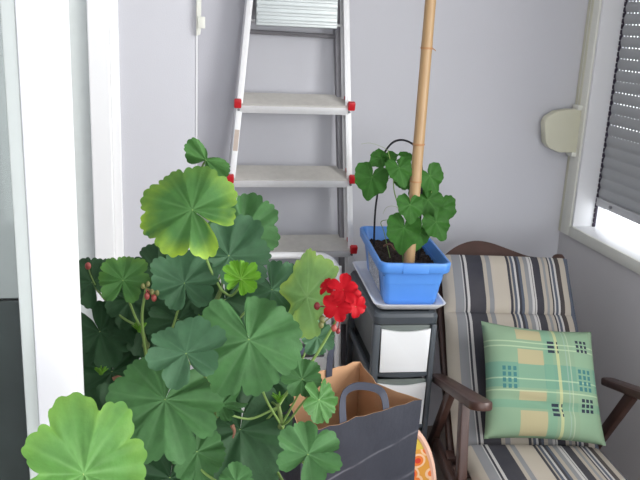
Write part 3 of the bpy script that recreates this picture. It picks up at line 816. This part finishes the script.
# green pillow: corners, puffed on both sides
def plane_pt(x, y, p0, n):
    w = RIGHT * ((x - 320) / F) + DOWN * ((y - 240) / F) + FWD; return CAM + w * ((p0 - CAM).dot(n) / w.dot(n))
pn = (cf * .80 + ez * .60).normalized(); p0 = bp(0, .1, .165)
TLc, TRc, BRc, BLc = [plane_pt(x, y, p0, pn) for x, y in ((481, 321), (591, 332), (606, 446), (484, 439))]
b = bm_(); uvl = b.loops.layers.uv.new('UVMap'); N = 44; front, back = [], []
for j in range(N + 1):
    rf, rb_ = [], []
    for i in range(N + 1):
        u, v = i / N, j / N; s, t = 2 * u - 1, 2 * v - 1
        pin = .035 * (1 - s * s) * abs(t) ** 3; pin2 = .03 * (1 - t * t) * abs(s) ** 3
        uu = u - s * pin2 * .9; vv = v - t * pin * .9
        p = TLc.lerp(TRc, uu).lerp(BLc.lerp(BRc, uu), vv)
        h = .058 * ((1 - s ** 4) * (1 - t ** 4)) ** .55
        h += .004 * math.sin(u * 9 + v * 4) * (1 - s * s) * (1 - t * t)
        dent = -.016 * math.exp(-((v - .70 + .10 * (1 - u) - .06) / .05) ** 2) * (1 - s * s)
        f = b.verts.new(p + pn * (h + dent + .001))
        g = f if i in (0, N) or j in (0, N) else b.verts.new(p - pn * (h * .8 + .001))
        rf.append(f); rb_.append(g)
    front.append(rf); back.append(rb_)
for j in range(N):
    for i in range(N):
        for rows_, idx in ((front, ((0, 0), (0, 1), (1, 1), (1, 0))), (back, ((0, 0), (1, 0), (1, 1), (0, 1)))):
            vs = [rows_[j + a][i + c] for a, c in idx]
            f = b.faces.new(vs)
            for l, (a, c) in zip(f.loops, idx): l[uvl].uv = ((i + c) / N, (j + a) / N)
po = obj('throw_pillow', b, M['plaid'], origin=(BLc + BRc) / 2, angle=75); tag(po, 'square green and beige checked pillow propped on the striped chair cushion', 'pillow')

# ------------------------------------------------------------------ low table, paper bag, tote
TT = .50
tb = thing('low_table', 'plain wooden low table carrying the flowering plant and the paper bag', 'table', (.24, 1.27, 0))
b = bm_(); bounds(b, (-.06, .74, TT - .03), (.62, 1.84, TT), .004); obj('table_top', b, M['table_wood'], tb)
for x in (-.02, .58):
    for y in (.79, 1.79): b = bm_(); bounds(b, (x - .02, y - .02, 0), (x + .02, y + .02, TT - .03), .003); obj('leg', b, M['table_wood'], tb)

bg = thing('paper_bag', 'open dark blue-grey paper carrier bag with brown inside in front of the drawer tower', 'paper bag', (.42, 1.69, TT))
fR, bR = V((.625, 1.64, 0)), V((.530, 1.868, 0)); wd_ = V((-.925, -.38, 0)).normalized(); BW = .345
fL, bL = fR + wd_ * BW, bR + wd_ * BW
HB = .868
def bagwall(p, q, n_, ztop, inset=0.0, tmid=0.0):
    return None
b = bm_()
# wall grid: loop around the four sides with a folded gusset on each short side
loop_ = []
def seg(p, q, n_, push=0.0, nrm=V((0, 0, 0))):
    for i in range(n_):
        t = i / n_; loop_.append((p.lerp(q, t), push * max(0, 1 - abs(2 * t - 1)), nrm, t))
gin = wd_
seg(fL, fR, 14); seg(fR, bR, 8, .045, wd_); seg(bR, bL, 14); seg(bL, fL, 8, .045, -wd_)
NZ = 10; ringsO, ringsI = [], []
ctr = (fL + fR + bL + bR) / 4
rnd = random.Random(8)
wob = [rnd.uniform(-.003, .003) for _ in loop_]
for k in range(NZ + 1):
    z = TT + .002 + (HB - TT - .002) * k / NZ; ro, ri = [], []
    for i, (p, ps, nr_, t) in enumerate(loop_):
        g = ps * (k / NZ) ** 1.6
        zt_ = z + (wob[i] if k == NZ else 0) 
        bul = .004 * math.sin(i * 1.3 + k * .9)
        q = p + nr_ * g + (p - ctr).normalized() * bul * .5
        ro.append(b.verts.new((q.x, q.y, zt_)))
        q2 = q - (p - ctr).normalized() * .0016
        ri.append(b.verts.new((q2.x, q2.y, zt_)))
    ringsO.append(ro); ringsI.append(ri)
n = len(loop_)
for k in range(NZ):
    for i in range(n):
        j = (i + 1) % n
        b.faces.new((ringsO[k][i], ringsO[k][j], ringsO[k + 1][j], ringsO[k + 1][i]))
        f = b.faces.new((ringsI[k][i], ringsI[k + 1][i], ringsI[k + 1][j], ringsI[k][j])); f.material_index = 1
for i in range(n):
    j = (i + 1) % n; f = b.faces.new((ringsO[NZ][i], ringsO[NZ][j], ringsI[NZ][j], ringsI[NZ][i])); f.material_index = 1
b.faces.new(ringsO[0][::-1]); f = b.faces.new(ringsI[0]); f.material_index = 1
bag = obj('bag_body', b, [M['bag_out'], M['bag_in']], bg, norm=False, angle=25)
fn = V((.38, -.925, 0))                                   # outward normal of the front panel
def on_front(x, y, out=0.0):
    return plane_pt(x, y, fR + fn * out, fn)
b = bm_()
k0, k1 = on_front(343, 428, -.004), on_front(386, 415, -.004)
back_ = -fn
hpts = [k0 + V((0, 0, -.02)), k0 + V((0, 0, .01)), k0 + V((0, 0, .045)) + back_ * .012 + wd_ * -.004, k0 + V((0, 0, .070)) + back_ * .03 - wd_ * .022, (k0 + k1) / 2 + V((0, 0, .074)) + back_ * .038, k1 + V((0, 0, .060)) + back_ * .03 + wd_ * .014, k1 + V((0, 0, .045)) + back_ * .014, k1 + V((0, 0, .01)), k1 + V((0, 0, -.02))]
tube(b, hpts, .0, flat=(.002, .019, fn), smooth=3); obj('bag_handle', b, M['ribbon'], bg)
b = bm_()
r0 = bR + wd_ * .105; r1 = bR + wd_ * .225
r0.z = HB - .02; r1.z = HB - .02; r0 += fn * .005; r1 += fn * .005
hpts = [r0, r0 + V((0, 0, .05)), r0 + V((0, 0, .088)) - wd_ * .004, r0 + V((0, 0, .097)) + wd_ * .016, (r0 + r1) / 2 + V((0, 0, .092)), r1 + V((0, 0, .09)) - wd_ * .016, r1 + V((0, 0, .08)), r1 + V((0, 0, .05)), r1]
tube(b, hpts, .0, flat=(.002, .019, fn), smooth=3); obj('bag_handle', b, M['ribbon'], bg)

tt = thing('tote_bag', 'yellow bag with orange print and a peach edge behind the dark paper bag', 'bag', (.60, 1.96, 0))
def tote_outline(d=0.0):
    o = []
    cx0, hw, zt_ = .565, .245 + d, .655 + d
    for i in range(25):
        a = PI * i / 24; c, s = math.cos(a), math.sin(a)
        o.append((cx0 + hw * (abs(c) ** .72) * (1 if c > 0 else -1), .30 + (zt_ - .30) * abs(s) ** .8))
    return o + [(cx0 - hw * .92, .006 - d * 0), (cx0 + hw * .92, .006)]
b = bm_(); prism(b, [V((x, 1.965, z)) for x, z in tote_outline(-.008)], (0, .06, 0), .008); obj('bag_body', b, M['tote'], tt)
b = bm_(); ol = tote_outline(); tube(b, [V((x, 1.945, max(z, .012))) for x, z in ol[:25]], .010, n=8, smooth=2); obj('edge_binding', b, M['peach'], tt)

# ------------------------------------------------------------------ geranium
GX, GY = .135, 1.03
ge = thing('geranium', 'large leafy geranium with a red flower head in the left foreground', 'potted plant', (GX, GY, TT))
b = bm_(); lathe(b, (GX, GY), [(.085, TT + .001), (.09, TT + .006), (.122, .80), (.132, .80), (.135, .845), (.128, .848), (.122, .84), (.119, .79)], 40, True, True); pot = obj('pot', b, M['terracotta'], ge)
b = bm_(); lathe(b, (GX, GY), [(.1195, .822), (.08, .826), (.03, .83), (.001, .83)], 30, False, True); obj('soil', b, M['soil'], ge)
# woody stems
S = {}
def stem(key, pts, r0=.0055, r1=.0032):
    b = bm_(); tube(b, pts, r0, r1, 9, 7)
    for i, p in enumerate(pts[1:-1]): ball(b, p, r0 * 1.2, u=8, v=6)
    obj('stem', b, M['stem'], ge); S[key] = [V(p) for p in pts]
g0 = V((GX, GY, .82))
stem('a', [g0, V((GX + .01, GY, .95)), at(222, 430, Y=1.04), at(205, 375, Y=1.04), at(198, 335, Y=1.03), at(212, 310, Y=1.02), at(221, 290, Y=1.01)])
stem('b', [g0 + V((.03, .02, 0)), V((GX + .05, GY + .02, .95)), at(272, 445, Y=1.04), at(281, 425, Y=1.02), at(278, 405, Y=1.01)])
stem('c', [g0 + V((-.04, .01, 0)), V((GX - .06, GY, .95)), at(165, 440, Y=1.06), at(152, 385, Y=1.07), at(146, 345, Y=1.07), at(140, 326, Y=1.06)], .005, .0028)
stem('d', [g0 + V((-.02, .05, 0)), V((GX - .03, GY + .06, 1.0)), at(205, 400, Y=1.14), at(200, 340, Y=1.15), at(212, 290, Y=1.14)], .005, .003)
stem('e', [g0 + V((0, -.05, 0)), V((GX - .03, GY - .12, .92)), at(190, 480, Y=.92), at(175, 440, Y=.93)], .005, .003)
NA, NB, NC, ND, NE = at(221, 290, Y=1.01), at(281, 425, Y=1.02), at(141, 328, Y=1.06), at(212, 290, Y=1.14), at(178, 446, Y=.93)
NA2, NC2, NB2 = at(200, 345, Y=1.03), at(152, 385, Y=1.07), at(278, 407, Y=1.01)
LV = [  # x, y, Y, r, roll, tx, ty, kind, node, extra
    (192, 210, .95, 52, -52, -.05, .25, 'top', NA, dict(edge=1.0, cup=-.10, ruf=.05, lobes=8, seed=11, amp=.15)),
    (206, 160, 1.06, 29, 36, .1, .3, 'top', at(198, 178, Y=1.07), dict(wings=True, cup=.1, sinus=.7, seed=12)),
    (123, 280, 1.00, 28, 5, -.15, .25, 'top', NC, dict(cup=.1, ruf=.05, edge=.15, seed=13)),
    (184, 283, 1.00, 36, -8, .1, .35, 'blue', NC2, dict(cup=.22, seed=14, amp=.16)),
    (229, 256, 1.06, 42, 120, .25, .55, 'blue', NA, dict(cup=.3, ruf=.07, seed=15)),
    (243, 232, 1.12, 38, 65, .3, .25, 'mid', ND, dict(cup=.3, ruf=.09, seed=16)),
    (241, 279, .96, 20, 20, 0, .3, 'young', NA, dict(cup=.5, ruf=.14, amp=.22, seed=17, lobes=9)),
    (307, 297, 1.0, 47, 8, -1.5, .15, 'light', NA2, dict(cup=.05, ruf=.06, edge=.9, seed=18, amp=.12, sinus=.15)),
    (249, 340, .90, 58, 165, .1, .3, 'mid', NB, dict(cup=-.12, ruf=.07, lobes=7, seed=19, amp=.17)),
    (186, 353, .85, 41, -20, -.05, .4, 'blue', NA2, dict(cup=.2, ruf=.07, amp=.26, seed=20, lobes=6)),
    (165, 400, .91, 60, 200, 0, .45, 'mid', NE, dict(cup=-.1, ruf=.05, lobes=9, seed=21, amp=.17)),
    (84, 474, .64, 76, -3, .75, .1, 'front', at(125, 540, Y=.80), dict(cup=.12, ruf=.07, edge=.5, lobes=7, seed=22, amp=.17)),
    (302, 379, .96, 22, -40, .2, .3, 'mid', NB, dict(cup=.2, seed=23)),
    (319, 400, .94, 25, 165, 1.2, .2, 'top', NB, dict(cup=.15, ruf=.07, seed=24)),
    (308, 454, .86, 36, 30, .15, .35, 'mid', NB, dict(cup=.12, ruf=.07, amp=.28, seed=25, lobes=6)),
    (236, 482, .84, 20, 0, 0, .3, 'mid', NE, dict(cup=.1, seed=26)),
    (222, 404, .98, 26, 130, .2, .7, 'mid', NB2, dict(cup=.35, ruf=.12, amp=.3, chew=.4, seed=27)),
    (317, 337, 1.02, 19, 160, .3, .2, 'blue', NB2, dict(cup=.15, seed=28)),
    (272, 290, 1.05, 34, 150, .45, .25, 'blue', NA2, dict(cup=.2, ruf=.06, seed=29)),
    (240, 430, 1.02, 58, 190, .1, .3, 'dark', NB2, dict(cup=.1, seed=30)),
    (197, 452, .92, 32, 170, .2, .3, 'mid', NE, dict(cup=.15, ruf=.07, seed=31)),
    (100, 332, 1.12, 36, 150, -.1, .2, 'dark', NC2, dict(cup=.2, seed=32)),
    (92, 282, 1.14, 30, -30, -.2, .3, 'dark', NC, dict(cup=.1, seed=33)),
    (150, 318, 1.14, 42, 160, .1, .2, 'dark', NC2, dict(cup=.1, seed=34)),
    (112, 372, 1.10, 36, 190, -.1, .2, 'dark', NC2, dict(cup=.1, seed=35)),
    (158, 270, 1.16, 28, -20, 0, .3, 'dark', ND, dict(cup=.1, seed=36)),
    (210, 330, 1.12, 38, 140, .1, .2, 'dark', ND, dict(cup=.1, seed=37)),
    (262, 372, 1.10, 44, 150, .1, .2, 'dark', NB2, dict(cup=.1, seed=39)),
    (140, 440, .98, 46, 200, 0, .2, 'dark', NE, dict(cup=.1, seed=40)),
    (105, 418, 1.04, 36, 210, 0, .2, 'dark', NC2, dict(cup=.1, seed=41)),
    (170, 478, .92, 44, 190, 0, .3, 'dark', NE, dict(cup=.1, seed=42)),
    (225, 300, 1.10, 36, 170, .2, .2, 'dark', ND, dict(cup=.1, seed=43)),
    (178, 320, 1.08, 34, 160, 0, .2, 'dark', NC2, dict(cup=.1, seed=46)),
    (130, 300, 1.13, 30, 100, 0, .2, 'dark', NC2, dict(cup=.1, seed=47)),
]
for x, y, Y, r, roll, tx, ty, kind, nd, kw in LV:
    kw = dict(kw); kw.setdefault('sinus', .3)
    place_leaf(ge, x, y, Y, r, roll, tx, ty, kind, node=nd, **kw)
# young shoots
def shoot(x, y, Y, n_, r, seed):
    rnd = random.Random(seed); b = bm_(); p = at(x, y, Y=Y)
    for i in range(n_):
        a = 2 * PI * i / n_ + rnd.uniform(-.3, .3)
        d_ = (UP * rnd.uniform(.4, 1) + RIGHT * math.cos(a) * .8 + FWD * math.sin(a) * .6).normalized()
        tube(b, [p - d_ * r * .2, p + d_ * r * .55, p + d_ * r], r * .22, r * .05, 6, 3)
    obj('shoot', b, LM['young'], ge)
shoot(140, 330, 1.055, 8, .014, 1); shoot(101, 373, 1.06, 8, .012, 2); shoot(203, 322, 1.0, 7, .013, 3); shoot(279, 400, 1.0, 7, .014, 4)
# dry remains
b = bm_(); p = at(232, 425, Y=.93); tube(b, [p, p + V((.003, -.003, -.008)), p + V((.001, -.004, -.017))], .003, .0012, 6); obj('dry_leaf', b, M['dry'], ge)
b = bm_(); p = at(113, 379, Y=1.03); tube(b, [p, p + V((.008, 0, .003)), p + V((.018, -.002, -.002))], .003, .0012, 6); obj('dry_leaf', b, M['dry'], ge)

def floret(parent, c, n_, R, seed):
    rnd = random.Random(seed); b = bm_(); n_ = n_.normalized()
    t = (RIGHT - n_ * RIGHT.dot(n_)).normalized(); q = n_.cross(t); spin = rnd.uniform(0, 6.28)
    for k in range(5):
        a = spin + 2 * PI * k / 5 + rnd.uniform(-.12, .12); d_ = t * math.cos(a) + q * math.sin(a); e = n_.cross(d_)
        L_ = R * rnd.uniform(.9, 1.1); rows = []
        for i in range(8):
            s = i / 7; w = R * .46 * math.sin(PI * min(1, .10 + .80 * s ** .9)) ** .8 * (.35 + .8 * s); w = max(w, .0006)
            row = []
            for j in range(7):
                g = j / 3 - 1
                p = c + d_ * (L_ * (s - .10 * g * g * s ** 3)) + e * (w * g) + n_ * (R * (.30 * s - .28 * s ** 3 + .10 * g * g * s + .05 * math.sin(5 * g + seed + k) * s))
                row.append(b.verts.new(p))
            rows.append(row)
        for A_, B2 in zip(rows, rows[1:]):
            for j in range(6): b.faces.new((A_[j], A_[j + 1], B2[j + 1], B2[j]))
    obj('floret', b, M['petal'], parent, norm=False, angle=80)

def head(x, y, Y, r_px, node, seed, dirs):
    c = at(x, y, Y=Y); dep = (c - CAM).dot(FWD); R = r_px * dep / F; b = bm_()
    hub = c + FWD * R * .5 - UP * R * .5
    tube(b, [V(node), V(node).lerp(hub, .5) + V((.004, 0, -.004)), hub], .0022, .0018, 8)
    to = (CAM - c).normalized()
    fl = []
    for i, (dx, dyy, dz, k) in enumerate(dirs):
        d_ = (RIGHT * dx + UP * dyy + to * dz); fc_ = c + d_ * R * .55; fl.append((fc_, (d_ * .55 + to * .75), R * k))
        tube(b, [hub, hub.lerp(fc_, .6) - UP * .002, fc_], .0010, .0008, 6, 4)
    o = obj('flower_head', b, M['stalk'], ge)
    for i, (fc_, n_, rr_) in enumerate(fl): floret(o, fc_, n_, rr_, seed + i)
    return o, hub
hd, hub = head(342, 300, .93, 25, at(281, 400, Y=1.0), 5, ((.1, .75, .5, .66), (-.35, -.45, .8, .66), (1.0, -.45, .25, .54), (-1.0, 1.0, .1, .42), (.6, .3, .0, .5), (.3, 0, -.2, .5)))
for x, y, r, mm in ((317, 306, .0042, 'dark_bud'), (322, 319, .004, 'green_bud'), (321, 325, .0038, 'green_bud'), (334, 328, .004, 'bud'), (338, 331, .0032, 'dark_bud')):
    b = bm_(); p = at(x, y, Y=.94); ball(b, p, r, (1, 1, 1.3)); tube(b, [p, p.lerp(hub, .5) + V((0, 0, .002)), hub], .0009, .0009, 6, 4); obj('flower_bud', b, M[mm], hd)
hd2, hub2 = head(349, 502, .86, 22, at(281, 440, Y=1.02), 25, ((-.3, .5, .5, .7), (.3, .5, .3, .66), (.6, -.1, .4, .62), (-.5, -.3, .5, .62), (0, 0, .9, .62)))
hd3, hub3 = head(295, 501, .86, 18, at(270, 460, Y=1.02), 35, ((0, .5, .4, .7), (.5, .1, .4, .62), (-.5, .1, .5, .62)))
# small bud cluster on the left
bs = bm_(); p0_ = at(147, 366, Y=1.05); p1_ = at(142, 320, Y=1.0); p2_ = at(146, 288, Y=.985)
tube(bs, [p0_, p1_, p2_], .0022, .0017, 8); bso = obj('flower_stalk', bs, M['stalk'], ge)
for x, y, r, mm in ((147, 296, .0036, 'bud'), (154, 298, .0036, 'bud'), (152, 292, .003, 'green_bud'), (143, 286, .0028, 'green_bud'), (148, 284, .0028, 'green_bud'), (157, 293, .003, 'green_bud')):
    b = bm_(); p = at(x, y, Y=.982); ball(b, p, r, (1, 1, 1.4)); tube(b, [p, p2_], .0009, .0009, 6, 1); obj('flower_bud', b, M[mm], bso)
b = bm_(); p = at(88, 266, Y=1.08); ball(b, p, .0042, (1, .8, 1.3)); bdo = obj('flower_bud', b, M['bud'], ge); b = bm_(); tube(b, [p, at(91, 276, Y=1.11), at(99, 292, Y=1.16)], .0009, .0010, 6); obj('flower_stalk', b, M['stalk'], bdo)

# ------------------------------------------------------------------ light
wo = bpy.data.worlds.new('sky'); sc.world = wo; wo.use_nodes = True
bgn = wo.node_tree.nodes['Background']; bgn.inputs[0].default_value = (.93, .97, 1.0, 1); bgn.inputs[1].default_value = 2.6
def area(name, loc, rot, sx, sy, e, col=(1, 1, 1)):
    l = bpy.data.lights.new(name, 'AREA'); l.shape = 'RECTANGLE'; l.size = sx; l.size_y = sy; l.energy = e; l.color = col
    o = bpy.data.objects.new(name, l); C.objects.link(o); o.location = loc; o.rotation_euler = rot; return o
area('window_daylight', (XR + .16, .55, 1.62), (0, math.radians(90), 0), 1.25, 1.75, 56, (1, .99, .97))
area('front_daylight', (.45, YN - .05, 1.6), (math.radians(90), 0, 0), 2.0, 1.3, 17, (.97, .98, 1))
